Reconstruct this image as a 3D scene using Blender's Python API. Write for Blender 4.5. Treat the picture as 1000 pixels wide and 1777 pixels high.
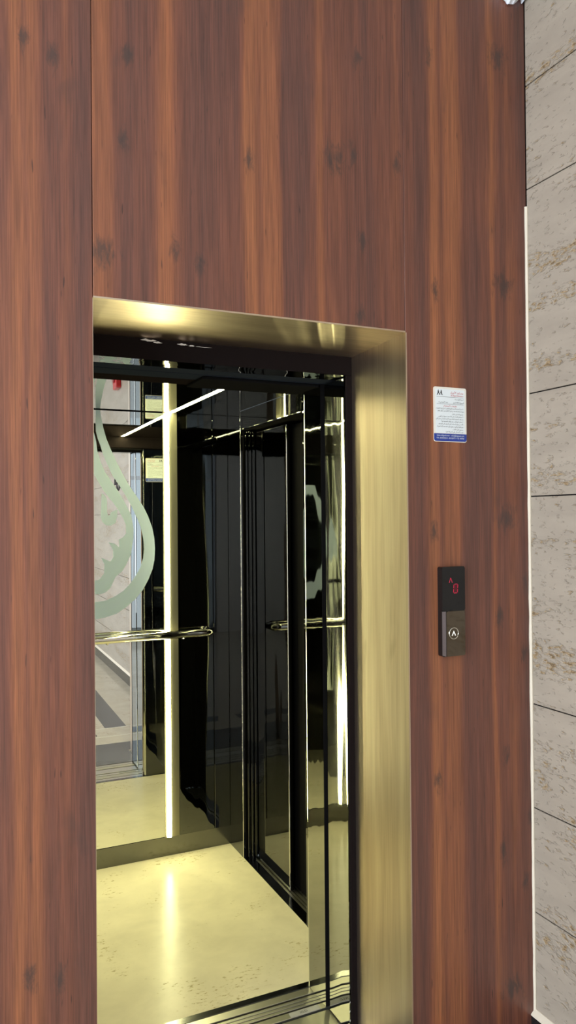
import bpy, bmesh, math, random
from mathutils import Vector, Matrix
from mathutils.geometry import tessellate_polygon
from math import radians, sin, cos, pi

# ------------------------------------------------------------------ scene, camera, light, exposure
for o in list(bpy.data.objects): bpy.data.objects.remove(o)
SC = bpy.context.scene
COL = SC.collection
random.seed(7)

def make_camera():
    yaw, pit, rol = radians(24.9), radians(.49), radians(.49)
    fw = Vector((sin(yaw)*cos(pit), cos(yaw)*cos(pit), sin(pit)))
    r0 = Vector((cos(yaw), -sin(yaw), 0)); u0 = r0.cross(fw)
    r = r0*cos(rol) - u0*sin(rol); u = r0*sin(rol) + u0*cos(rol)
    cd = bpy.data.cameras.new('camera'); cd.sensor_fit = 'VERTICAL'; cd.sensor_height = 36
    cd.lens = 36*1330/1777; cd.clip_start = .02
    o = bpy.data.objects.new('camera', cd); COL.objects.link(o)
    m = Matrix((r, u, -fw)).transposed().to_4x4(); m.translation = Vector((0, -1.75, 1.55))
    o.matrix_world = m
    SC.camera = o
make_camera()

vs = SC.view_settings
vs.view_transform = 'Standard'; vs.look = 'None'; vs.gamma = 1; vs.use_curve_mapping = False
vs.exposure = 0.0
cy = SC.cycles
cy.max_bounces = 14; cy.glossy_bounces = 10; cy.diffuse_bounces = 4; cy.transmission_bounces = 6; cy.transparent_max_bounces = 8
cy.sample_clamp_indirect = 6; cy.caustics_reflective = True; cy.blur_glossy = .3
cy.use_denoising = True

W = bpy.data.worlds.new('sky'); SC.world = W; W.use_nodes = True
W.node_tree.nodes['Background'].inputs[0].default_value = (.66, .82, 1, 1)
W.node_tree.nodes['Background'].inputs[1].default_value = .8

def area_light(name, loc, rot, sx, sy, power, col):
    l = bpy.data.lights.new(name, 'AREA'); l.shape = 'RECTANGLE'; l.size = sx; l.size_y = sy; l.energy = power; l.color = col
    o = bpy.data.objects.new(name, l); COL.objects.link(o); o.location = loc; o.rotation_euler = rot
    return o
# lobby fill from an unseen, added side window (x = -2.6) and daylight through the glazed street front (y = -4.8)
area_light('added_side_fill', (-2.55, -2.2, 1.65), (0, -pi/2, 0), 2.4, 3.6, 215, (.86, .93, 1))
area_light('daylight_street_front', (0, -4.74, 1.45), (pi/2, 0, 0), 1.6, 2.6, 9, (.8, .91, 1))

STRIP_L = 80.0           # radiance of the car's LED strips
STRIP_C = (.97, .94, .47)

# ------------------------------------------------------------------ mesh helpers
class MB:
    def __init__(s): s.bm = bmesh.new(); s.mi = 0
    def _mark(s, faces):
        for f in faces: f.material_index = s.mi
    def box(s, x0, x1, y0, y1, z0, z1, bev=0, seg=2, edges=None):
        bm = bmesh.new()
        v = [bm.verts.new((x, y, z)) for x in (x0, x1) for y in (y0, y1) for z in (z0, z1)]
        for q in ((0,1,3,2),(4,6,7,5),(0,4,5,1),(2,3,7,6),(0,2,6,4),(1,5,7,3)): bm.faces.new([v[i] for i in q])
        bmesh.ops.recalc_face_normals(bm, faces=bm.faces)
        if bev:
            es = [e for e in bm.edges if edges is None or edges(e)]
            bmesh.ops.bevel(bm, geom=es, offset=bev, segments=seg, affect='EDGES', profile=.5)
        s._add(bm); return s
    def _add(s, bm):
        mp = {}
        for v in bm.verts: mp[v] = s.bm.verts.new(v.co)
        for f in bm.faces:
            try: g = s.bm.faces.new([mp[v] for v in f.verts]); g.material_index = s.mi; g.smooth = f.smooth
            except ValueError: pass
        bm.free()
    def prism(s, pts, fn, d):                     # polygon pts (2D), fn(a,b,h) -> 3D, thickness d
        bm = bmesh.new()
        a = [bm.verts.new(fn(p[0], p[1], 0)) for p in pts]; b = [bm.verts.new(fn(p[0], p[1], d)) for p in pts]
        n = len(pts)
        for t in tessellate_polygon([[Vector((p[0], p[1], 0)) for p in pts]]):
            bm.faces.new([a[i] for i in t]); bm.faces.new([b[i] for i in t[::-1]])
        for i in range(n): bm.faces.new((a[i], b[i], b[(i+1) % n], a[(i+1) % n]))
        bmesh.ops.recalc_face_normals(bm, faces=bm.faces)
        s._add(bm); return s
    def tube(s, p, r, n=20, cap=True):
        bm = bmesh.new(); rings = []
        P = [Vector(q) for q in p]
        for i, q in enumerate(P):
            t = (P[min(i+1, len(P)-1)] - P[max(i-1, 0)]).normalized()
            up = Vector((0, 0, 1)) if abs(t.z) < .9 else Vector((1, 0, 0))
            a = t.cross(up).normalized(); b = t.cross(a)
            rr = r[i] if isinstance(r, (list, tuple)) else r
            rings.append([bm.verts.new(q + a*rr*cos(2*pi*k/n) + b*rr*sin(2*pi*k/n)) for k in range(n)])
        for A, B in zip(rings, rings[1:]):
            for k in range(n):
                f = bm.faces.new((A[k], A[(k+1) % n], B[(k+1) % n], B[k])); f.smooth = True
        if cap: bm.faces.new(rings[0]); bm.faces.new(rings[-1][::-1])
        bmesh.ops.recalc_face_normals(bm, faces=bm.faces)
        s._add(bm); return s
    def quad(s, pts):
        vv = [s.bm.verts.new(p) for p in pts]; f = s.bm.faces.new(vv); f.material_index = s.mi; return s
    def build(s, name, mats, parent=None):
        me = bpy.data.meshes.new(name); s.bm.to_mesh(me); s.bm.free()
        for m in (mats if isinstance(mats, (list, tuple)) else [mats]): me.materials.append(m)
        o = bpy.data.objects.new(name, me); COL.objects.link(o)
        if parent is not None:
            o.parent = parent
            o.matrix_parent_inverse = Matrix.Translation(-parent.location) if parent.type == 'EMPTY' else parent.matrix_parent_inverse.copy()
            if parent.type != 'EMPTY': o.matrix_parent_inverse = Matrix.Identity(4)
        return o

def B(*a, **k): return MB().box(*a, **k)
def tag(o, label, cat, group=None, kind=None):
    o['label'] = label; o['category'] = cat
    if group: o['group'] = group
    if kind: o['kind'] = kind
    return o
def thing(name, loc, label, cat, **k):
    o = bpy.data.objects.new(name, None); COL.objects.link(o); o.location = loc; o.empty_display_size = .05
    return tag(o, label, cat, **k)
def rrect(x0, x1, z0, z1, r, n=6):
    pts = []
    for cx, cz, a0 in ((x1-r, z1-r, 0), (x0+r, z1-r, 90), (x0+r, z0+r, 180), (x1-r, z0+r, 270)):
        for i in range(n+1):
            a = radians(a0 + 90*i/n); pts.append((cx + r*cos(a), cz + r*sin(a)))
    return pts

# ------------------------------------------------------------------ materials
def new_mat(name):
    m = bpy.data.materials.new(name); m.use_nodes = True
    nt = m.node_tree; bs = nt.nodes['Principled BSDF']
    return m, nt, bs
def N(nt, t, **k):
    n = nt.nodes.new(t)
    for a, v in k.items(): setattr(n, a, v)
    return n
def simple(name, col, rough=.5, metal=0, spec=.5, emis=None, strength=0):
    m, nt, bs = new_mat(name)
    bs.inputs['Base Color'].default_value = (*col, 1); bs.inputs['Roughness'].default_value = rough
    bs.inputs['Metallic'].default_value = metal; bs.inputs['Specular IOR Level'].default_value = spec
    if emis: bs.inputs['Emission Color'].default_value = (*emis, 1); bs.inputs['Emission Strength'].default_value = strength
    return m
def coords(nt, scale, off=(0, 0, 0)):
    tc = N(nt, 'ShaderNodeTexCoord'); mp = N(nt, 'ShaderNodeMapping')
    mp.inputs['Scale'].default_value = scale; mp.inputs['Location'].default_value = off
    nt.links.new(tc.outputs['Object'], mp.inputs['Vector']); return mp.outputs[0]
def noise(nt, vec, scale=1, detail=3, rough=.5, dist=0):
    n = N(nt, 'ShaderNodeTexNoise'); n.inputs['Scale'].default_value = scale; n.inputs['Detail'].default_value = detail
    n.inputs['Roughness'].default_value = rough; n.inputs['Distortion'].default_value = dist
    nt.links.new(vec, n.inputs['Vector']); return n.outputs[0]
def ramp(nt, fac, stops):
    r = N(nt, 'ShaderNodeValToRGB'); e = r.color_ramp.elements
    while len(e) < len(stops): e.new(.5)
    for el, (p, c) in zip(e, stops):
        el.position = p; el.color = (*c, 1) if len(c) == 3 else c
    nt.links.new(fac, r.inputs[0]); return r.outputs[0]
def mix(nt, fac, a, b, mode='MIX'):
    n = N(nt, 'ShaderNodeMix', data_type='RGBA', blend_type=mode)
    for s, v in ((n.inputs[0], fac), (n.inputs[6], a), (n.inputs[7], b)):
        if isinstance(v, bpy.types.NodeSocket): nt.links.new(v, s)
        elif isinstance(v, (int, float)): s.default_value = v
        else: s.default_value = (*v, 1)
    return n.outputs[2]
def bump(nt, bs, h, strength, dist, prev=None):
    b = N(nt, 'ShaderNodeBump'); b.inputs['Strength'].default_value = strength; b.inputs['Distance'].default_value = dist
    nt.links.new(h, b.inputs['Height'])
    if prev is not None: nt.links.new(prev, b.inputs['Normal'])
    nt.links.new(b.outputs[0], bs.inputs['Normal']); return b.outputs[0]
def math_(nt, op, a, b):
    n = N(nt, 'ShaderNodeMath', operation=op)
    for s, v in ((n.inputs[0], a), (n.inputs[1], b)):
        if isinstance(v, bpy.types.NodeSocket): nt.links.new(v, s)
        else: s.default_value = v
    return n.outputs[0]

def wood_mat(name, off, bands, knots):
    """wood-print laminate: bands = (x, lightness) of the long grain bands, knots = (x, z, half width, half height)"""
    m, nt, bs = new_mat(name)
    ox, oz = off
    wob = noise(nt, coords(nt, (2.5, 2.5, 1.3), (ox, 0, oz)), 1, 2, .5)
    sep = N(nt, 'ShaderNodeSeparateXYZ'); nt.links.new(coords(nt, (1, 1, 1)), sep.inputs[0])
    x = math_(nt, 'ADD', sep.outputs[0], math_(nt, 'MULTIPLY', math_(nt, 'SUBTRACT', wob, .5), .035))
    xa, xb = bands[0][0], bands[-1][0]
    t = math_(nt, 'DIVIDE', math_(nt, 'SUBTRACT', x, xa), xb-xa)
    lev = ramp(nt, t, [((q-xa)/(xb-xa), (v, v, v)) for q, v in bands])
    var = noise(nt, coords(nt, (13, 13, .8), (ox, 0, oz)), 1, 4, .6, .5)
    lev = math_(nt, 'ADD', lev, math_(nt, 'MULTIPLY', math_(nt, 'SUBTRACT', var, .5), 1.0))
    c = ramp(nt, lev, [(.02, (.090, .038, .031)), (.28, (.130, .049, .035)), (.48, (.165, .057, .035)), (.70, (.245, .084, .039)), (.95, (.300, .106, .045))])
    mid = noise(nt, coords(nt, (48, 48, 1.0), (ox*3, 0, oz)), 1, 4, .65, .5)
    c = mix(nt, .5, c, ramp(nt, mid, [(.30, (.64, .62, .64)), (.5, (1, 1, 1)), (.70, (1.28, 1.22, 1.12))]), 'MULTIPLY')
    fine = noise(nt, coords(nt, (270, 270, 5), (ox, 0, oz)), 1, 3, .7)
    c = mix(nt, .8, c, ramp(nt, fine, [(.32, (.60, .58, .58)), (.54, (1.05, 1.05, 1.05)), (.70, (1.34, 1.30, 1.28))]), 'MULTIPLY')
    arch = N(nt, 'ShaderNodeTexWave', wave_type='RINGS', rings_direction='SPHERICAL')
    arch.inputs['Scale'].default_value = 1.6; arch.inputs['Distortion'].default_value = 3.5; arch.inputs['Detail'].default_value = 3
    nt.links.new(coords(nt, (5.5, 5.5, .8), (ox*1.7+.3, 0, oz*.6+.2)), arch.inputs['Vector'])
    c = mix(nt, .30, c, ramp(nt, arch.outputs['Fac'], [(0, (.78, .74, .74)), (.5, (1, 1, 1)), (1, (1.15, 1.1, 1.02))]), 'MULTIPLY')
    kn = noise(nt, coords(nt, (10, 10, 4.2), (ox*2+3, 0, oz+1.5)), 1, 3, .6, .4)
    c = mix(nt, ramp(nt, kn, [(.64, (0, 0, 0)), (.80, (.6, .6, .6))]), c, (.052, .030, .027))
    rag = noise(nt, coords(nt, (75, 75, 26), (ox, 3, oz)), 1, 4, .7, .6)
    acc = None
    for kx, kz, kw, kh in knots:
        v = coords(nt, (1/kw, 0, 1/kh), (-kx/kw, 0, -kz/kh))
        ln = N(nt, 'ShaderNodeVectorMath', operation='LENGTH'); nt.links.new(v, ln.inputs[0])
        acc = ln.outputs['Value'] if acc is None else math_(nt, 'MINIMUM', acc, ln.outputs['Value'])
    kd = math_(nt, 'ADD', acc, math_(nt, 'MULTIPLY', math_(nt, 'SUBTRACT', rag, .5), 3.2))
    c = mix(nt, ramp(nt, kd, [(.10, (.74, .74, .74)), (.45, (.45, .45, .45)), (.8, (.16, .16, .16)), (1.0, (0, 0, 0))]), c, (.040, .027, .025))
    pore = noise(nt, coords(nt, (150, 150, 16), (ox+9, 0, oz)), 1, 1, .5)
    c = mix(nt, ramp(nt, pore, [(.72, (0, 0, 0)), (.78, (.75, .75, .75))]), c, (.035, .014, .012))
    nt.links.new(c, bs.inputs['Base Color'])
    bs.inputs['Roughness'].default_value = .42; bs.inputs['Specular IOR Level'].default_value = .65
    bump(nt, bs, fine, .25, .0006)
    return m
def kn_(pts, w=.016, h=.036, wide=()): return [(x, z, w*(2.6 if i in wide else 1), h*(1.2 if i in wide else 1)) for i, (x, z) in enumerate(pts)]
WOOD_A = wood_mat('wood_laminate_left', (1.3, .4),
    [(-.40, .45), (-.30, .7), (-.22, .3), (-.10, .55), (.0, .3), (.08, .42), (.134, .48), (.150, .50), (.160, .74), (.172, .66), (.183, .52), (.195, .72), (.207, .62), (.227, .34), (.251, .34), (.271, .48), (.284, .42), (.304, .30), (.330, .32)],
    kn_([(.184, 2.606), (.247, 2.583), (.187, .561), (.25, .541), (.10, 1.9), (-.1, 1.3)]))
WOOD_B = wood_mat('wood_laminate_above', (4.7, 2.1),
    [(.331, .76), (.347, .66), (.372, .70), (.390, .40), (.42, .30), (.443, .42), (.475, .50), (.490, .72), (.510, .76), (.528, .50), (.555, .36), (.605, .32), (.665, .30), (.683, .25), (.697, .50), (.706, .86), (.726, .86), (.741, .66), (.765, .74), (.796, .72), (.806, .34), (.853, .32), (.896, .42), (.911, .72), (.929, .46), (.953, .54), (.987, .44), (1.022, .38), (1.058, .30), (1.090, .46), (1.148, .42), (1.167, .36)],
    kn_([(.414, 2.625), (.401, 2.424), (.714, 2.437), (.953, 2.487), (1.011, 2.513), (1.149, 2.509), (1.025, 2.761), (.525, 2.186), (.586, 2.16), (1.038, 2.281), (1.027, 2.081), (.349, 2.155)], wide=(3, 11)))
WOOD_C = wood_mat('wood_laminate_right', (8.2, 5.3),
    [(1.172, .36), (1.190, .40), (1.210, .24), (1.232, .36), (1.246, .60), (1.256, .92), (1.272, .80), (1.288, .52), (1.300, .70), (1.325, .78), (1.345, .68), (1.362, .34), (1.390, .30), (1.425, .38), (1.452, .40), (1.466, .80), (1.480, .46), (1.505, .44), (1.525, .58), (1.545, .50), (1.570, .30), (1.598, .22)],
    kn_([(1.256, 2.839), (1.493, 2.884), (1.266, 2.178), (1.509, 2.221), (1.257, 1.507), (1.513, 1.543), (1.581, 1.354), (1.572, 1.151), (1.483, 1.262), (1.262, .825), (1.503, .859), (1.591, .664), (1.568, .482), (1.519, .189), (1.487, .588)], wide=(1, 3, 5, 13)))

def travertine(name, base, dark, ochre, rowscale, along='y', rough=.45, pit=.7, glossy=.5):
    m, nt, bs = new_mat(name)
    s1 = (3, 3, 14) if rowscale else (5, 5, 5)
    cl = noise(nt, coords(nt, s1), 1, 4, .6, .3)
    c = ramp(nt, cl, [(.3, tuple(v*.88 for v in base)), (.55, base), (.75, tuple(min(1, v*1.08) for v in base))])
    rows = noise(nt, coords(nt, (1.2, 1.2, 9) if rowscale else (4, 4, 4), (2, 5, 1)), 1, 2, .5, .6)
    spots = noise(nt, coords(nt, (30, 30, 80) if rowscale else (42, 85, 80), (7, 1, 3)), 1, 3, .65, 0)
    gate = ramp(nt, rows, [(.47, (0, 0, 0)), (.62, (1, 1, 1))])
    sp = math_(nt, 'ADD', spots, math_(nt, 'MULTIPLY', gate, .165))
    pm = ramp(nt, sp, [(pit, (0, 0, 0)), (pit+.05, (1, 1, 1))])
    om = ramp(nt, sp, [(pit-.07, (0, 0, 0)), (pit+.02, (.75, .75, .75))])
    c = mix(nt, om, c, ochre); c = mix(nt, pm, c, dark)
    nt.links.new(c, bs.inputs['Base Color']); bs.inputs['Roughness'].default_value = rough; bs.inputs['Specular IOR Level'].default_value = glossy
    return m, nt, bs, sp
STONE, _nt, _bs, _sp = travertine('grey_beige_travertine', (.375, .322, .262), (.17, .12, .07), (.42, .28, .12), True, pit=.745)
bump(_nt, _bs, ramp(_nt, _sp, [(.6, (1, 1, 1)), (.74, (0, 0, 0))]), .8, .004)
CARFLOOR, _nt, _bs, _sp = travertine('cream_travertine_floor', (.70, .635, .47), (.34, .28, .15), (.56, .485, .30), False, rough=.25, pit=.765, glossy=.10)
bump(_nt, _bs, noise(_nt, coords(_nt, (60, 60, 60)), 1, 2, .5), .06, .002)
LOBBYFLOOR, _nt, _bs, _sp = travertine('beige_marble', (.55, .49, .38), (.36, .30, .22), (.48, .41, .30), False, rough=.12, pit=.72)

def steel(name, col, rough, wav=(0, 0), sc=(9, 9, 1.1)):
    m, nt, bs = new_mat(name)
    bs.inputs['Base Color'].default_value = (*col, 1); bs.inputs['Metallic'].default_value = 1; bs.inputs['Roughness'].default_value = rough
    if wav[0]:
        bump(nt, bs, noise(nt, coords(nt, sc), 1, 1.5, .4), wav[0], wav[1])
    return m
BLACKMIR = steel('black_mirror_steel', (.115, .118, .112), .025, (.10, .02), (11, 11, .9))
SIDEMIR = steel('black_mirror_steel_side', (.11, .113, .112), .02, (.02, .01), (7, 7, .8))
EDGEMIR = steel('polished_dark_steel', (.30, .30, .285), .03, (.13, .015), (9, 9, 1.3))
CEILMIR = steel('polished_ceiling_steel', (.60, .60, .58), .02, (.02, .02), (3, 3, 3))
CHROME = steel('chrome', (.80, .78, .72), .08)
MIRROR = steel('silver_mirror', (.90, .91, .89), .0)
SKIRT = steel('satin_black_steel', (.16, .16, .15), .16)
ALU = simple('aluminium_sill', (.62, .60, .52), .34, 1)
BLACK = simple('black_paint', (.010, .0095, .010), .6, spec=0)
BLACKSAT = simple('black_brown_satin', (.012, .009, .009), .6, spec=0)
BLUEBLK = simple('dusty_blue_black', (.020, .024, .035), .7, spec=0)
FLANGE = steel('champagne_flange', (.30, .275, .19), .48)
LED = simple('led_diffuser', (.9, .9, .8), .5, emis=STRIP_C, strength=STRIP_L)
FROST = simple('frosted_film', (.56, .68, .84), .55, spec=.3)
WHITE = simple('white_plaster', (.78, .77, .75), .7)
WALLW = simple('warm_white_paint', (.72, .69, .63), .7)
FILLER = simple('cream_filler', (.74, .66, .54), .6)
BLKSTONE = simple('black_granite', (.014, .014, .015), .12)
GREYSTONE = simple('dark_grey_granite', (.09, .09, .095), .12)
DARKINLAY = simple('dark_stone_inlay', (.075, .075, .08), .12)
WHITEINLAY = simple('cream_stone_inlay', (.72, .68, .58), .15)
PLASTIC_BLK = simple('glossy_black_plastic', (.004, .004, .005), .06)
BRONZEMIR = steel('bronze_mirror_steel', (.16, .135, .105), .06)
GREYBEV = steel('violet_grey_steel', (.30, .27, .31), .25)
RED_LED = simple('red_led', (.5, .01, .04), .5, emis=(1, .03, .12), strength=.3)
RED_DIM = simple('dim_red_segment', (.05, .002, .008), .4, emis=(1, .01, .06), strength=.02)
WHITE_LIT = simple('lit_white_arrow', (.9, .9, .85), .4, emis=(1, .97, .9), strength=.5)
PLATE = simple('white_plate', (.80, .85, .88), .35)
PLATE_RIM = simple('cream_rim', (.82, .78, .70), .35)
PLATE_BLUE = simple('blue_print', (.022, .05, .30), .35)
INK = simple('black_ink', (.015, .015, .022), .5)
INK_RED = simple('red_ink', (.55, .05, .08), .5)
INK_WHITE = simple('white_ink', (.75, .80, .88), .5)
RED = simple('red_paint', (.50, .012, .018), .25)
FOAM = simple('white_foam', (.82, .86, .95), .6)
FILM = simple('torn_white_film', (.72, .70, .68), .5)
FRAME_ALU = simple('grey_window_frame', (.22, .23, .25), .4, .6)
PAVING = simple('pale_paving', (.42, .40, .37), .85)

def glass_mat():
    m = bpy.data.materials.new('clear_glass'); m.use_nodes = True; nt = m.node_tree
    nt.nodes.remove(nt.nodes['Principled BSDF']); out = nt.nodes['Material Output']
    tr = N(nt, 'ShaderNodeBsdfTransparent'); gl = N(nt, 'ShaderNodeBsdfGlossy'); gl.inputs['Roughness'].default_value = 0
    tr.inputs[0].default_value = (.93, .96, .95, 1)
    fr = N(nt, 'ShaderNodeFresnel'); fr.inputs[0].default_value = 1.45; mx = N(nt, 'ShaderNodeMixShader')
    nt.links.new(fr.outputs[0], mx.inputs[0]); nt.links.new(tr.outputs[0], mx.inputs[1]); nt.links.new(gl.outputs[0], mx.inputs[2])
    nt.links.new(mx.outputs[0], out.inputs[0]); return m
GLASS = glass_mat()

def gold_mat(name, streak):          # brushed gold sheet, brush lines along the sheet's long side
    m, nt, bs = new_mat(name)
    a = noise(nt, coords(nt, streak[0]), 1, 3, .6, .3); b = noise(nt, coords(nt, streak[1]), 1, 2, .6)
    c = ramp(nt, a, [(.3, (.64, .50, .38)), (.5, (.74, .60, .47)), (.72, (.84, .71, .56))])
    c = mix(nt, .5, c, ramp(nt, b, [(.35, (.82, .8, .78)), (.6, (1, 1, 1))]), 'MULTIPLY')
    sm = noise(nt, coords(nt, streak[2]), 1, 3, .6, .6)
    c = mix(nt, ramp(nt, sm, [(.62, (0, 0, 0)), (.8, (.5, .5, .5))]), c, (.25, .17, .10))
    nt.links.new(c, bs.inputs['Base Color']); bs.inputs['Metallic'].default_value = 1
    bs.inputs['Roughness'].default_value = .33
    bump(nt, bs, b, .25, .0006)
    return m
GOLD_V = gold_mat('brushed_gold_jamb', ((18, 22, 1.2), (260, 260, 4), (6, 9, 2.2)))
GOLD_H = gold_mat('brushed_gold_head', ((2, 16, 4), (9, 240, 9), (3, 9, 2)))

# ------------------------------------------------------------------ lettering
ARF = {'ا':(0xFE8D,0xFE8E),'أ':(0xFE83,0xFE84),'إ':(0xFE87,0xFE88),'آ':(0xFE81,0xFE82),'ب':(0xFE8F,),'ة':(0xFE93,0xFE94),'ت':(0xFE95,),'ث':(0xFE99,),'ج':(0xFE9D,),
 'ح':(0xFEA1,),'خ':(0xFEA5,),'د':(0xFEA9,0xFEAA),'ذ':(0xFEAB,0xFEAC),'ر':(0xFEAD,0xFEAE),'ز':(0xFEAF,0xFEB0),'س':(0xFEB1,),'ش':(0xFEB5,),'ص':(0xFEB9,),'ض':(0xFEBD,),
 'ط':(0xFEC1,),'ظ':(0xFEC5,),'ع':(0xFEC9,),'غ':(0xFECD,),'ف':(0xFED1,),'ق':(0xFED5,),'ك':(0xFED9,),'ل':(0xFEDD,),'م':(0xFEE1,),'ن':(0xFEE5,),'ه':(0xFEE9,),'و':(0xFEED,0xFEEE),
 'ى':(0xFEEF,0xFEF0),'ي':(0xFEF1,),'ء':(0xFE80,),'ئ':(0xFE89,)}
def arabic(s):                        # joined presentation forms in visual order
    out = []; n = len(s); i = 0; prev = False
    while i < n:
        ch = s[i]; nxt = s[i+1] if i+1 < n else ' '
        if ch == 'ل' and nxt in 'اأ':
            out.append(chr((0xFEFB if nxt == 'ا' else 0xFEF7) + (1 if prev else 0))); prev = False; i += 2; continue
        if ch not in ARF: out.append(ch); prev = False; i += 1; continue
        f = ARF[ch]; dual = len(f) == 1 and ch != 'ء'
        jn = dual and nxt in ARF and nxt != 'ء'
        pj = prev and ch != 'ء'
        if dual: k = (3 if jn else 1) if pj else (2 if jn else 0); out.append(chr(f[0]+k))
        else: out.append(chr(f[1] if (pj and len(f) > 1) else f[0]))
        prev = jn; i += 1
    r = ''.join(out)[::-1]
    import re
    return re.sub(r'[0-9A-Za-z.]+', lambda mt: mt.group(0)[::-1], r)
def letter_mesh(lines, fn, depth=.0004):
    """lines: (text, anchor x, baseline z, size, align, max width) ; fn(a, b, h) -> 3D"""
    mb = MB()
    for (txt, x, z, size, al, wmax) in lines:
        cu = bpy.data.curves.new('lettering', 'FONT'); cu.body = txt; cu.size = size; cu.align_x = al; cu.resolution_u = 2
        o = bpy.data.objects.new('lettering', cu); COL.objects.link(o)
        dg = bpy.context.evaluated_depsgraph_get(); me = bpy.data.meshes.new_from_object(o.evaluated_get(dg))
        xs = [v.co.x for v in me.vertices]
        if xs:
            w = max(xs)-min(xs); k = min(1, wmax/w) if wmax else 1
            bm = bmesh.new(); bm.from_mesh(me)
            for v in bm.verts: v.co = Vector(fn(x + v.co.x*k, z + v.co.y, depth))
            mb._add(bm)
        bpy.data.objects.remove(o); bpy.data.curves.remove(cu); bpy.data.meshes.remove(me)
    return mb

# ------------------------------------------------------------------ the setting
H = 3.10; XR = 1.598; XL = -2.6; YB = -4.8
OX0, OX1, OZ = .331, 1.168, 2.053        # opening in the wood wall

wf = MB()
wf.box(XL, OX0-.002, .018, .05, 0, H); wf.box(OX1+.002, XR, .018, .05, 0, H); wf.box(OX0-.002, OX1+.002, .018, .05, OZ+.002, H)
wf = tag(wf.build('wall_front', BLACK), 'dark red-brown wood laminate wall around the lift entrance', 'wall', kind='structure')
ge = lambda e: abs(e.verts[0].co.y) < .001 and abs(e.verts[1].co.y) < .001
B(XL, OX0-.0006, 0, .018, 0, H, .0012, 1, ge).build('wood_panel', WOOD_A, wf)
B(OX0+.0006, OX1-.0004, 0, .018, OZ, H, .0010, 1, ge).build('wood_panel', WOOD_B, wf)
B(OX1+.0004, XR-.001, 0, .018, 0, H, .0008, 1, ge).build('wood_panel', WOOD_C, wf)

joints = [.105, .391, .696, 1.0, 1.609, 1.912, 2.516, 2.823, H]
wr = MB(); wr.mi = 1; wr.box(XR+.004, XR+.1, YB, .05, 0, H); wr.mi = 0
for i, (z0, z1) in enumerate(zip(joints, joints[1:])):
    y = -.001; L = [.62, .93, 1.22, .8, .5][i % 5]
    while y > YB:
        y2 = max(YB, y-L); wr.box(XR, XR+.03, y2+.0012, y-.0012, z0+.0017, z1-.0017, .0008, 1); y = y2; L = 1.24
wr = tag(wr.build('wall_right', [STONE, BLACK]), 'grey-beige travertine tile wall at right with thin dark horizontal joints', 'wall', kind='structure')
br = MB(); br.box(XR-.016, XR+.01, YB, -.0005, .0, .092, .001, 1)
br = tag(br.build('baseboard_right', BLKSTONE), 'black stone baseboard at the foot of the travertine wall', 'baseboard', kind='structure')
MB().prism([(XR-.016, .092), (XR+.004, .092), (XR+.004, .108), (XR-.002, .108), (XR-.016, .096)], lambda a, b, h: (a, -.0005-h, b), 4.79).build('ledge', FILLER, br)

ff = MB()                                   # cream filler bead in the wall corner
zz = .10; pts = []
while zz < 2.50:
    pts.append((zz, .006 + .0022*random.random())); zz += .055
bm = bmesh.new(); rows = []
for z, w in pts:
    rows.append([bm.verts.new((XR-w, -.0002, z)), bm.verts.new((XR-w*.55, -w*.55, z)), bm.verts.new((XR, -w, z)), bm.verts.new((XR, -.0002, z))])
for a, b in zip(rows, rows[1:]):
    for k in range(4): f = bm.faces.new((a[k], a[(k+1) % 4], b[(k+1) % 4], b[k])); f.smooth = k < 2
bmesh.ops.recalc_face_normals(bm, faces=bm.faces); ff._add(bm)
tag(ff.build('trim_1', FILLER), 'thin cream filler bead in the corner between wood wall and travertine wall', 'trim', kind='structure')

fl = MB(); fl.box(XL-.1, XR+.1, YB-.1, .0, -.1, 0)
fl = tag(fl.build('floor', LOBBYFLOOR), 'beige marble lobby floor with dark inlaid border bands', 'floor', kind='structure')
B(1.11, 1.268, YB+.3, -.62, -.001, .0008).build('floor_inlay', DARKINLAY, fl)
B(XL+.3, XR-.02, -.40, -.385, -.001, .0008).build('floor_inlay', WHITEINLAY, fl)
B(XL+.3, XR-.02, -.62, -.605, -.001, .0008).build('floor_inlay', WHITEINLAY, fl)
B(XL+.3, XR-.02, -.21, -.02, -.001, .0009).build('floor_inlay', DARKINLAY, fl)
for k in range(6): B(1.02-.62*k-.40, 1.02-.62*k, -.57, -.43, -.001, .0009).build('floor_inlay', DARKINLAY, fl)
tag(B(XL-.1, XR+.1, YB-.1, 1.96, H, H+.1).build('ceiling', WHITE), 'white lobby ceiling', 'ceiling', kind='structure')

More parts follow.
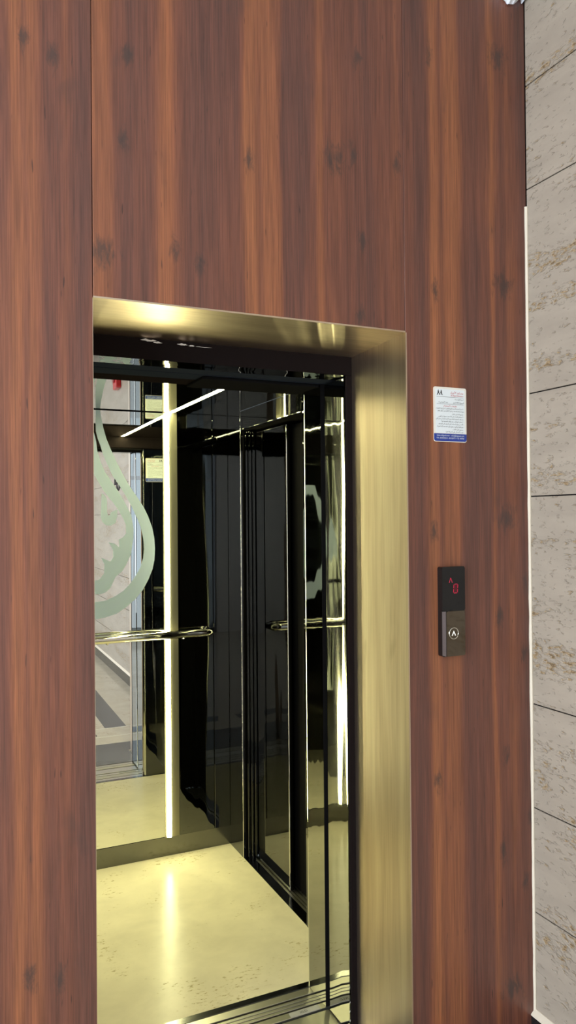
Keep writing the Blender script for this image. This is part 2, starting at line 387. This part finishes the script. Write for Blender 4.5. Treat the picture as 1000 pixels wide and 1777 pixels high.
wl = MB()
wl.box(XL-.1, XL, YB, .05, 0, .40); wl.box(XL-.1, XL, YB, .05, 2.86, H); wl.box(XL-.1, XL, YB, -4.05, .40, 2.86); wl.box(XL-.1, XL, -.35, .05, .40, 2.86)
tag(wl.build('wall_left', WALLW), 'warm white lobby wall with the added side window', 'wall', kind='structure')
wb = MB()
wb.box(XL, -.85, YB-.1, YB, 0, H); wb.box(.85, XR+.03, YB-.1, YB, 0, H); wb.box(-.85, .85, YB-.1, YB, 2.8, H)
tag(wb.build('wall_back', WALLW), 'warm white lobby wall around the glazed street front', 'wall', kind='structure')
def window(name, a0, a1, z0, z1, fn, n, label, transoms=()):
    f = MB(); t = .05
    def bar(p0, p1, q0, q1):
        P = fn(p0, q0, 0); Q = fn(p1, q1, 1)
        f.box(*sorted((P[0], Q[0])), *sorted((P[1], Q[1])), *sorted((P[2], Q[2])), bev=.004, seg=1)
    bar(a0, a0+t, z0, z1); bar(a1-t, a1, z0, z1); bar(a0+t, a1-t, z0, z0+t); bar(a0+t, a1-t, z1-t, z1)
    for i in range(1, n):
        a = a0 + (a1-a0)*i/n; bar(a-t/2, a+t/2, z0+t, z1-t)
    for z in transoms: bar(a0+t, a1-t, z-t/2, z+t/2)
    root = tag(f.build(name, FRAME_ALU), label, 'window', kind='structure')
    g = MB(); P = fn(a0+t*.5, z0+t*.5, .4); Q = fn(a1-t*.5, z1-t*.5, .55)
    g.box(*sorted((P[0], Q[0])), *sorted((P[1], Q[1])), *sorted((P[2], Q[2])))
    g.build('pane', GLASS, root)
tag(B(XL, XR+.1, 1.86, 1.96, -.1, H).build('wall_rear', WALLW), 'bare rear wall of the lift shaft', 'wall', kind='structure')
window('window_1', -.85, .85, .0, 2.8, lambda a, z, d: (a, YB-.08+.06*d, z), 2, 'glazed street front of the lobby, seen in the lift mirror', (2.1,))
window('window_2', -4.05, -.35, .40, 2.86, lambda a, z, d: (XL-.08+.06*d, a, z), 4, 'unseen long window added in the left lobby wall to light the lobby')  # out of view, added as a light source for the lobby
tag(B(-9, 9, -14, YB-.12, -.15, -.03).build('pavement', PAVING), 'pale paving outside the glazed street front', 'pavement', kind='structure')

# ------------------------------------------------------------------ entrance surround (gold reveal and black frame)
YF = .25
en = thing('elevator_surround', ((OX0+OX1)/2, 0, 0), 'brushed gold metal reveal with inner black frame lining the lift opening', 'door frame')
JX, HZ = 1.143, 2.032
LX = .345
# each lining is a bent sheet with a 2 mm lip on the wood face
def sheet(quad, back):               # quad: 4 points, back: offset vector
    bm = bmesh.new(); b = Vector(back)
    a = [bm.verts.new(p) for p in quad]; c = [bm.verts.new(Vector(p)+b) for p in quad]
    bm.faces.new(a); bm.faces.new(c[::-1])
    for i in range(4): bm.faces.new((a[i], c[i], c[(i+1) % 4], a[(i+1) % 4]))
    bmesh.ops.recalc_face_normals(bm, faces=bm.faces); m = MB(); m._add(bm); return m
sheet([(OX1, -.0015, 0), (JX, YF, 0), (JX, YF, HZ), (OX1, -.0015, OZ)], (.004, 0, 0)).build('gold_jamb_lining', GOLD_V, en)
sheet([(OX0, .0006, 0), (LX, YF, 0), (LX, YF, HZ), (OX0, .0006, OZ)], (-.003, 0, 0)).build('gold_jamb_lining', GOLD_V, en)
sheet([(OX0, -.0015, OZ), (OX1, -.0015, OZ), (JX, YF, HZ), (LX, YF, HZ)], (0, 0, .004)).build('gold_head_lining', GOLD_H, en)
AX = 1.125                            # face of the stacked door edges / car jamb
hf = MB(); hf.box(LX-.01, JX+.02, YF, .335, 1.976, 2.05, .0015, 1)
hd = hf.build('black_head_frame', [BLACKSAT, BLACKMIR], en)
for p in hd.data.polygons:
    if p.normal.z < -.9: p.material_index = 1
B(AX, JX+.02, YF, YF+.010, 0, 1.976, .001, 1).build('black_jamb_frame', BLACKSAT, en)
B(LX-.03, LX+.02, YF, YF+.010, 0, 1.976, .001, 1).build('black_jamb_frame', BLACKSAT, en)
def flake(x0, x1, zc, h):
    n = 9; up = []; dn = []
    for i in range(n+1):
        x = x0 + (x1-x0)*i/n; e = sin(pi*i/n)
        up.append((x, zc + h*e*(.3+.7*random.random()))); dn.append((x, zc - h*.55*e*(.3+.7*random.random())))
    MB().prism(up + dn[::-1][1:-1], lambda a, b, hh: (a, YF-.0015-hh-.003*abs(sin(a*60)), b), .0006).build('torn_film', FILM, en)
for a in ((.50, .545, 2.026, .006), (.535, .56, 2.022, .004), (.60, .632, 2.023, .0045), (.633, .65, 2.0215, .003), (.652, .70, 2.021, .0022)): flake(*a)

tc = MB(); tc.box(LX-.03, AX+.1, .338, .408, 1.978, 2.05, .002, 1)
tcr = thing('door_track_cover', ((LX+AX)/2, .373, 1.978), 'dusty blue-black track cover over the lift doorway', 'track cover')
tc.build('cover_plate', BLUEBLK, tcr)

# landing door: two telescopic panels slid open into the pocket behind the wall, edges showing
ld = thing('landing_door', (1.3, .33, 0), 'polished black steel landing door slid open behind the gold jamb', 'elevator door')
B(AX, 1.58, YF+.012, .396, .006, 1.974, .004, 2).build('door_panel', [EDGEMIR], ld)

# landing sill (aluminium, grooved) and the granite threshold in the reveal
tag(B(OX0+.01, OX1-.01, -.02, YF-.004, -.06, .002, .001, 1).build('threshold_slab', GREYSTONE), 'dark grey granite threshold slab inside the gold reveal', 'threshold')
def sill(root, y0, y1, x0, x1, name='tread'):
    bands = [(0, .20), (.235, .30), (.315, .38), (.395, .46), (.53, 1.0)]
    w = y1-y0
    B(x0, x1, y0, y1, -.03, -.008).build('sill_base', BLACK, root)
    for a, b in bands: B(x0, x1, y0+w*a, y0+w*b, -.012, .0, .0008, 1).build(name, ALU, root)
ls = thing('landing_sill', (.73, .33, 0), 'grooved aluminium landing sill nearest the lobby', 'door sill')
sill(ls, YF-.002, .409, LX-.01, AX+.12)

# ------------------------------------------------------------------ the lift car
CX0, CX1, CY0, CY1, CZ = .045, 1.285, .555, 1.708, 2.045
car = thing('elevator_car', ((CX0+CX1)/2, 1.13, 0), 'black mirror-steel lift car with lit light strips and cream stone floor', 'elevator')
B(CX0-.02, CX1+.002, .566, CY1+.03, -.05, 0).build('floor_slab', CARFLOOR, car)
B(CX0, AX+.16, .538, .566, -.03, .001, .0008, 1).build('floor_edging', SKIRT, car)
# car sill
cs = MB()
sl = MB(); sl.box(CX0, AX+.16, .42, .538, -.03, -.009)
sl.build('sill_base', BLACK, car)
for a, b in ((.420, .446), (.454, .466), (.469, .481), (.484, .496), (.505, .5365)):
    t = B(CX0, AX+.15, a, b, -.012, .0, .0008, 1).build('sill_tread', ALU, car)
sp = B(1.005, 1.108, .4215, .4445, -.001, .0006).build('sill_plate', simple('grey_plate', (.36, .35, .33), .45), car)
letter_mesh([('XLD', 1.052, .427, .014, 'CENTER', 0)], lambda a, b, h: (a, b, .0006+h)).build('lettering', INK, sp)

# ceiling and its two LED strips
cl = MB(); SX = (.330, 1.004)
for a, b in ((CX0, SX[0]-.012), (SX[0]+.012, SX[1]-.012), (SX[1]+.012, CX1)): cl.box(a, b, .60, CY1, CZ, CZ+.02)
cl.build('ceiling_panel', CEILMIR, car)
for x in SX:
    s = B(x-.012, x+.012, .61, CY1-.002, CZ+.006, CZ+.02).build('ceiling_light_strip', BLACK, car)
    B(x-.0080, x+.0080, .612, CY1-.004, CZ+.001, CZ+.0075, .001, 1).build('diffuser', LED, s)

# back wall: silver mirror between two upright light strips, black panels beyond
YW = 1.700
VX = (.345, .984)
mir = MB(); th = radians(.6)
def my(x): return YW + .002 - (x-.70)*math.tan(th)
bmm = bmesh.new()
x0, x1 = VX[0]+.018, VX[1]-.018
q = [(x0, my(x0), .092), (x1, my(x1), .092), (x1, my(x1), CZ-.004), (x0, my(x0), CZ-.004)]
mirror = sheet(q, (0, .006, 0)).build('back_mirror', MIRROR, car)
em = MB()
OUT = [(.681,2.041),(.685,2.012),(.695,1.962),(.708,1.915),(.728,1.866),(.751,1.816),(.778,1.762),(.804,1.715),(.826,1.682),(.849,1.648),(.874,1.609),(.895,1.566),(.913,1.516),(.923,1.466),(.926,1.416),(.923,1.366),(.914,1.324),(.895,1.278),(.868,1.23),(.835,1.192),(.796,1.159),(.75,1.13),(.702,1.116),(.661,1.11)]
INN = [(.662,2.041),(.661,1.99),(.662,1.947),(.67,1.914),(.681,1.884),(.694,1.841),(.711,1.801),(.734,1.751),(.757,1.717),(.777,1.686),(.796,1.655),(.821,1.609),(.845,1.556),(.863,1.51),(.873,1.46),(.876,1.417),(.871,1.375),(.858,1.333),(.836,1.295),(.807,1.257),(.779,1.23),(.744,1.208),(.702,1.191),(.661,1.186)]
BODY = [(.640,1.99),(.650,1.95),(.658,1.923),(.663,1.9),(.668,1.857),(.681,1.814),(.7,1.767),(.727,1.728),(.743,1.704),(.758,1.682),(.775,1.654),(.792,1.623),(.817,1.574),(.827,1.517),(.827,1.468),(.821,1.433),(.815,1.394),(.794,1.349),(.774,1.318),(.745,1.295),(.734,1.271),(.72,1.243),(.699,1.227),(.675,1.22),(.640,1.222),(.600,1.245),(.590,1.275),(.630,1.283),(.662,1.282),(.675,1.287),(.694,1.311),(.696,1.352),(.681,1.382),(.697,1.376),(.722,1.365),(.735,1.382),(.735,1.414),(.725,1.435),(.714,1.451),(.74,1.445),(.763,1.427),(.761,1.462),(.781,1.472),(.794,1.489),(.793,1.528),(.781,1.556),(.76,1.595),(.733,1.633),(.713,1.657),(.693,1.684),(.674,1.717),(.655,1.75),(.640,1.80)]
JH = [(.686,1.67),(.7,1.659),(.709,1.64),(.709,1.585),(.713,1.571),(.722,1.572),(.727,1.585),(.755,1.598),(.755,1.57),(.746,1.536),(.725,1.525),(.704,1.527),(.687,1.543),(.681,1.567),(.682,1.592)]
ef = lambda a, b, h: (a, my(a)-.0004-h, b)
left = lambda pts: [(2*.661-a, b) for a, b in pts]
em.prism(OUT + INN[::-1], ef, .0008)
em.prism([p for p in left(OUT) if p[1] < 1.75] + [p for p in left(INN) if p[1] < 1.75][::-1], ef, .0008)
em.prism(BODY, ef, .0008); em.prism(JH, ef, .0008)
e = em.build('frosted_emblem', FROST, mirror); e['label'] = 'pale frosted teardrop calligraphy emblem'
for x in VX:
    ch = MB()
    for sgn, w in ((-1, .018), (1, .018)):
        pass
    ch.box(x-.018, x+.018, YW-.003, YW+.008, .088, CZ)
    if x > .6: ch.prism([(x+.018, YW-.003), (x+.050, YW-.0005), (x+.050, YW+.008), (x+.018, YW+.008)], lambda a, b, h: (a, b, .088+h), CZ-.088)
    else: ch.prism([(x-.018, YW-.003), (x-.050, YW-.0005), (x-.050, YW+.008), (x-.018, YW+.008)], lambda a, b, h: (a, b, .088+h), CZ-.088)
    s = ch.build('wall_light_strip', FLANGE, car)
    d = MB(); n = 10
    d.prism([(x + .0100*cos(pi*k/n), YW-.003-.009*sin(pi*k/n)) for k in range(n+1)], lambda a, b, h: (a, b, .090+h), CZ-.094)
    d.build('diffuser', LED, s)
B(1.034, 1.2055, YW, YW+.008, .088, CZ, .0015, 1).build('back_panel', BLACKMIR, car)
B(1.2075, CX1, YW, YW+.008, .088, CZ, .0015, 1).build('back_panel', SIDEMIR, car)
B(CX0, .295, YW, YW+.008, .088, CZ, .0015, 1).build('back_panel', BLACKMIR, car)
B(CX0, CX1, YW+.0065, YW+.02, 0, .087).build('skirting', SKIRT, car)
B(CX0-.02, CX1+.002, YW+.02, YW+.035, 0, CZ+.02).build('rear_shell', BLACK, car)
# left wall, hidden from the doorway but mirrored in everything
lw = MB()
for k in range(3): lw.box(CX0-.012, CX0, CY0 + (CY1-CY0)*k/3+.001, CY0 + (CY1-CY0)*(k+1)/3-.001, 0, CZ, .001, 1)
lw.build('side_panel', SIDEMIR, car)
# front returns: rounded corner at the right, lighter steel stands in for the strip's highlight, plain panel at the left
B(AX, CX1+.0, .421, CY0, .001, 1.979, .018, 5, lambda e: e.verts[0].co.x < AX+.001 and e.verts[1].co.x < AX+.001 and e.verts[0].co.y > .5 and e.verts[1].co.y > .5).build('front_return_panel', [EDGEMIR, BLACK], car)
def chrome_bevels(o, sx, sy, mat=CHROME):          # polished rounded edge of a sheet, metal brightened to carry its glint
    o.data.materials.append(mat); k = len(o.data.materials)-1
    for p in o.data.polygons:
        if p.normal.x*sx > .05 and p.normal.y*sy > .05: p.material_index = k
fr = bpy.context.scene.collection.objects[-1]
chrome_bevels(fr, -1, 1, steel('corner_highlight_steel', (.58, .57, .51), .07))
for p in fr.data.polygons:
    if p.material_index == 2: continue
    if p.normal.y < -.9: p.material_index = 1
    if p.normal.y > .5 and p.center.x > AX+.017: p.material_index = 1
B(AX+.0185, CX1, CY0, CY0+.004, .001, CZ).build('front_return_facing', BLACKMIR, car)
B(CX0-.012, LX+.005, .421, CY0, .001, CZ).build('front_return_panel', BLACKMIR, car)
# door header of the car
B(CX0, CX1, .42, .505, 1.979, 2.07, .002, 1).build('header_front', BLUEBLK, car)
B(CX0, CX1, .505, .600, 1.9795, 2.07, .002, 1).build('header_rear', BLACKSAT, car)
B(.735, AX, .432, .592, 1.970, 1.9785, .0015, 1).build('sensor_housing', BLACK, car)
# right wall with the closed side doorway
SY0, SY1, SZ = .88, 1.535, 1.958
B(CX1, CX1+.012, SY1, CY1, 0, CZ, .002, 2, lambda e: e.verts[0].co.y < SY1+.001 and e.verts[1].co.y < SY1+.001).build('side_panel', SIDEMIR, car)
chrome_bevels(COL.objects[-1], -1, -1)
B(CX1, CX1+.012, CY0, SY0, 0, CZ).build('side_panel', SIDEMIR, car)
B(CX1, CX1+.012, SY0, SY1, SZ, CZ, .0015, 1).build('side_header', BLACKMIR, car)
sd = MB()
sd.box(CX1+.012, CX1+.16, SY1, SY1+.01, 0, SZ+.03); sd.box(CX1+.012, CX1+.16, SY0-.01, SY0, 0, SZ+.03); sd.box(CX1+.012, CX1+.16, SY0, SY1, SZ, SZ+.03)
sd.box(CX1+.145, CX1+.16, SY0, SY1, -.01, SZ)
fd = sd.build('side_door_frame', BLACK, car)
st = MB()
for k, (xa, ya) in enumerate(((.018, .020), (.030, .036), (.042, .050))): st.box(CX1+xa, CX1+xa+.010, SY1-ya, SY1, 0, SZ, .001, 1)
st.build('jamb_step', SIDEMIR, fd)
B(CX1+.001, CX1+.042, SY0, SY1, -.02, .0015).build('side_threshold', SKIRT, car)
ss = B(CX1+.042, CX1+.145, SY0, SY1, -.02, -.006).build('side_sill', BLACK, car)
for a, b in ((.042, .052), (.058, .066), (.072, .084), (.090, .098), (.104, .116)): B(CX1+a, CX1+b, SY0, SY1, -.008, .0015).build('tread', ALU, ss)
dp = B(CX1+.055, CX1+.075, 1.15, SY1-.05, .004, SZ-.012, .0030, 2).build('side_door_panel', SIDEMIR, car)
chrome_bevels(dp, -1, -1)
B(CX1+.095, CX1+.115, SY0+.01, 1.19, .004, SZ-.012, .002, 2).build('side_door_panel', BLACK, car)
# handrail
hr = MB(); YR = 1.650; ZR = 1.024
hr.tube([(.165, YW, ZR), (.165, YR+.03, ZR), (.172, YR+.008, ZR), (.195, YR, ZR), (.5, YR, ZR), (.9, YR, ZR), (1.150, YR, ZR), (1.173, YR+.008, ZR), (1.180, YR+.03, ZR), (1.180, YW, ZR)], .0185, 24)
h = hr.build('handrail', CHROME, car)
for x in (.345, .70, 1.05): MB().tube([(x, YR, ZR-.012), (x, YR+.02, ZR-.022), (x, YW+.001, ZR-.022)], .006, 12).build('bracket', CHROME, h)

# ------------------------------------------------------------------ notice plates
def notice(name, ox, oz, w, h, fn, root_loc, label):
    """fn(a, b, d): a to the reader's right, b up, d out of the surface"""
    r = thing(name, root_loc, label, 'notice plate', group='lift instruction plates')
    U = lambda a, b, d: fn(ox+a*w, oz+b*h, d)
    MB().prism(rrect(ox, ox+w, oz, oz+h, .006), fn, .0014).build('plate', PLATE_RIM, r)
    MB().prism(rrect(ox+w*.05, ox+w*.95, oz+h*.16, oz+h*.965, .004), lambda a, b, d: fn(a, b, .0014+d), .0002).build('printed_field', PLATE, r)
    bl = [(ox, oz+h*.150)] + [p for p in rrect(ox, ox+w, oz+.0006, oz+h, .006) if p[1] < oz+h*.14][0:0]
    lo = [p for p in rrect(ox+.0004, ox+w-.0004, oz+h*.012, oz+h, .006) if p[1] <= oz+h*.10]
    MB().prism([(ox+w-.0004, oz+h*.150), (ox+.0004, oz+h*.150)] + lo, lambda a, b, d: fn(a, b, .0014+d), .0003).build('blue_band', PLATE_BLUE, r)
    T = lambda a, b, d: fn(a, b, .0016+d)
    L = lambda t, a, b, s, al, wm: (t, ox+a*w, oz+b*h, s*h, al, wm*w)
    ink = letter_mesh([
        L(arabic('اسم المؤسسة'), .91, .775, .036, 'RIGHT', .33),
        L(arabic('الحمولة 450 كجم'), .92, .713, .040, 'RIGHT', .32), L(arabic('عدد الأشخاص 6'), .43, .713, .036, 'RIGHT', .28)] +
        [L(arabic(t), .92, b, .034, 'RIGHT', wm) for t, b, wm in (
        ('- لا تحمل المصعد أكثر من الحمولة المقررة له في لوحة التعليمات', .600, .86), ('يمنع استخدام المصعد من قبل الأطفال دون مرافق معهم', .556, .80), ('- ممنوع التدخين داخل', .502, .36),
        ('- لا تستخدم المصعد في حالة حدوث حريق في المبنى', .457, .78), ('- عند توقف المصعد اضغط جرس الانذار و انتظر حتى يصل الفني', .411, .86), ('- لا تحاول فتح الباب عند توقف المصعد فجأة', .364, .70),
        ('- تأكد من وجود الصاعدة قبل الدخول الى المصعد', .318, .78), ('- عدم القفز أو العبث داخل كابينة المصعد أثناء الحركة', .270, .82), ('- ممنوع نقل الأثاث', .220, .36), ('- يجب الاتصال على الصيانة فورا', .176, .56))], T)
    emb = []
    for s in (-1, 1):
        c = .185
        fig = [(.0, .0), (.035, .012), (.05, .04), (.035, .062), (.055, .085), (.046, .105), (.03, .085), (.012, .055), (-.01, .05), (-.02, .03)]
        poly = [(.02, -.040), (.05, -.032), (.035, -.005), (.045, .02), (.03, .05), (.035, .075), (.022, .06), (.005, .025), (.0, .0), (.015, -.02)]
        poly = [(.085, -.042), (.055, -.040), (.035, -.012), (.012, .002), (.022, .012), (.030, .030), (.034, .056), (.052, .045), (.058, .020), (.060, -.005), (.072, -.026)]
        ink.prism([(ox+w*(c+s*a*1.05), oz+h*(.893+b)) for a, b in poly], lambda a, b, d: T(a, b, d), .0003)
    ink.prism([(ox+w*(.185+.018*cos(k*pi/4)), oz+h*(.868+.018*sin(k*pi/4))) for k in range(8)], lambda a, b, d: T(a, b, d), .0003)
    for b in (.820, .690): ink.prism([(ox+w*.09, oz+h*b), (ox+w*.91, oz+h*b), (ox+w*.91, oz+h*(b+.004)), (ox+w*.09, oz+h*(b+.004))], lambda a, b2, d: T(a, b2, d), .0003)
    ink.build('black_lettering', INK, r)
    letter_mesh([L(arabic('مصاعد الأجياد'), .91, .885, .060, 'RIGHT', .40), L('Al Ajyad Elevators', .91, .838, .044, 'RIGHT', .39)], T).build('red_title', INK_RED, r)
    letter_mesh([L(arabic('تعليمات الاستخدام'), .50, .645, .046, 'CENTER', .40)], T).build('red_heading', INK_RED, r)
    letter_mesh([L('www.alajyad.com - info@alajyad.com', .50, .103, .042, 'CENTER', .84), L('M.A. 0505050514 - 4010207111 Tel. 404961', .50, .055, .042, 'CENTER', .84)], lambda a, b, d: fn(a, b, .0018+d)).build('white_lettering', INK_WHITE, r)
    return r
notice('notice_plate', 1.2585, 1.7600, .1115, .1525, lambda a, b, d: (a, -d, b), (1.314, 0, 1.76), 'white lift instruction plate with blue foot on the wood wall')
notice('notice_plate', -1.268, 1.781, .115, .144, lambda a, b, d: (-a, CY0+.004+d, b), (1.21, CY0+.004, 1.781), 'yellow-lit instruction plate inside the lift, seen in its back mirror')

# ------------------------------------------------------------------ call panel
cp = thing('call_panel', (1.306, 0, 1.166), 'slim black lift call panel with red floor digit and round button', 'call panel')
X0, X1, Z0, Z1 = 1.2665, 1.3435, 1.1665, 1.4135
MB().prism(rrect(X0, X1, Z0, Z1, .006), lambda a, b, h: (a, -h, b), .0185).build('back_box', PLASTIC_BLK, cp)
dm = MB().prism([(p[0], p[1]) for p in rrect(X0, X1, 1.291, Z1, .006)], lambda a, b, h: (a, -.0185-h, b), .0025)
disp = dm.build('display', PLASTIC_BLK, cp)
lowp = [p for p in rrect(X0+.014, X1, Z0, 1.2905, .005)]
fp = MB().prism(lowp, lambda a, b, h: (a, -.0185-h, b), .0018).build('button_plate', BRONZEMIR, cp)
MB().prism([(X0+.0005, Z0+.004), (X0+.0125, Z0+.0005), (X0+.0125, 1.2905), (X0+.0005, 1.2905)], lambda a, b, h: (a, -.0182-h*(1 if a > X0+.006 else .3), b), .0018).build('side_strip', GREYBEV, cp)
yd = -.0211
dd = lambda a, b, h: (a, yd-h, b)
ar = MB()
for p in ([(1.2945, 1.3830), (1.2955, 1.3830), (1.2907, 1.3690), (1.2894, 1.3690)], [(1.2940, 1.3830), (1.2955, 1.3830), (1.3016, 1.3690), (1.3003, 1.3690)]): ar.prism(p, dd, .0002)
ar.build('arrow_sign', RED_LED, disp)
sg = MB()
def seg(x0, z0, x1, z1, w=.0007):
    d = Vector((x1-x0, z1-z0)).normalized(); n = Vector((-d.y, d.x))*w
    sg.prism([(x0+n.x, z0+n.y), (x1+n.x, z1+n.y), (x1-n.x, z1-n.y), (x0-n.x, z0-n.y)], dd, .0002)
tl, tr, bl_, br_ = (1.3060, 1.3650), (1.3195, 1.3650), (1.3040, 1.3405), (1.3175, 1.3405)
ml, mr = (1.3050, 1.3528), (1.3185, 1.3528)
def cut(a, b, k=.12): return (a[0]+(b[0]-a[0])*k, a[1]+(b[1]-a[1])*k, b[0]+(a[0]-b[0])*k, b[1]+(a[1]-b[1])*k)
for a, b in ((tl, tr), (bl_, br_), (tl, ml), (ml, bl_), (tr, mr), (mr, br_)): seg(*cut(a, b))
sg.build('floor_digit', RED_LED, disp)
MB().prism([(1.3072, 1.3630), (1.3180, 1.3630), (1.3165, 1.3425), (1.3055, 1.3425)], lambda a, b, h: (a, -.02105-h, b), .00008).build('digit_window', RED_DIM, disp)
bc = (1.3035, 1.2295)
bt = MB(); n = 40
bt.prism([(bc[0]+.0150*cos(2*pi*k/n), bc[1]+.0150*sin(2*pi*k/n)) for k in range(n)], lambda a, b, h: (a, -.0203-h, b), .0014)
btn = bt.build('button', BRONZEMIR, cp)
rg = MB().tube([(bc[0]+.0153*cos(2*pi*k/n), -.0218, bc[1]+.0153*sin(2*pi*k/n)) for k in range(n+1)], .0013, 8, False)
rg.build('button_ring', CHROME, btn)
MB().prism([(bc[0], bc[1]+.0075), (bc[0]+.0068, bc[1]-.0062), (bc[0]+.0040, bc[1]-.0062), (bc[0]+.0030, bc[1]-.0030), (bc[0], bc[1]+.0020), (bc[0]-.0030, bc[1]-.0030), (bc[0]-.0040, bc[1]-.0062), (bc[0]-.0068, bc[1]-.0062)], lambda a, b, h: (a, -.0217-h, b), .0005).build('button_arrow', WHITE_LIT, btn)

# ------------------------------------------------------------------ torn foam at the top corner
fo = MB(); bm = bmesh.new(); rows = []
nx, nz = 22, 7
for i in range(nx+1):
    a = i/nx; x = 1.495 + (XR-.003-1.495)*a
    low = 3.098 - .050*(sin(pi*min(1, a*1.15))**.6 if a < .87 else .62*(1-a)/.13*.9+.30) + .006*(random.random()-.5)
    rows.append([bm.verts.new((x, -.004-.030*sin(pi*j/nz)-.006*random.random(), H-.001+(low-(H-.001))*(j/nz))) for j in range(nz+1)] + [bm.verts.new((x, -.001, low+.004)), bm.verts.new((x, -.001, H-.001))])
for A_, B_ in zip(rows, rows[1:]):
    m_ = len(A_)
    for j in range(m_): f = bm.faces.new((A_[j], A_[(j+1) % m_], B_[(j+1) % m_], B_[j]))
bm.faces.new(rows[0]); bm.faces.new(rows[-1][::-1])
bmesh.ops.recalc_face_normals(bm, faces=bm.faces); fo._add(bm)
tag(fo.build('torn_foam', FOAM), 'ragged white foam scrap in the top corner of the wood wall', 'foam scrap')

# ------------------------------------------------------------------ things on the travertine wall that show only in the mirror
fa = thing('fire_alarm', (XR, -2.40, 1.07), 'red fire alarm box on the travertine wall, seen in the lift mirror', 'fire alarm')
B(XR-.055, XR, -2.50, -2.34, 1.07, 1.25, .012, 3).build('housing', RED, fa)
MB().tube([(XR-.055, -2.42, 1.16), (XR-.068, -2.42, 1.16)], .035, 24).build('push_button', simple('dark_red', (.25, .01, .012), .3), fa)
sgn = MB()
for cx_, a0, a1, r_ in ((-2.60, 20, 200, .06), (-2.50, 180, 380, .07), (-2.38, 160, 330, .05)):
    sgn.tube([(XR-.006, cx_+r_*cos(radians(a0+(a1-a0)*k/12)), 1.93+r_*1.2*sin(radians(a0+(a1-a0)*k/12))) for k in range(13)], .008, 8)
tag(sgn.build('wall_lettering', INK), 'black curved metal lettering on the travertine wall, seen in the mirror', 'wall lettering')
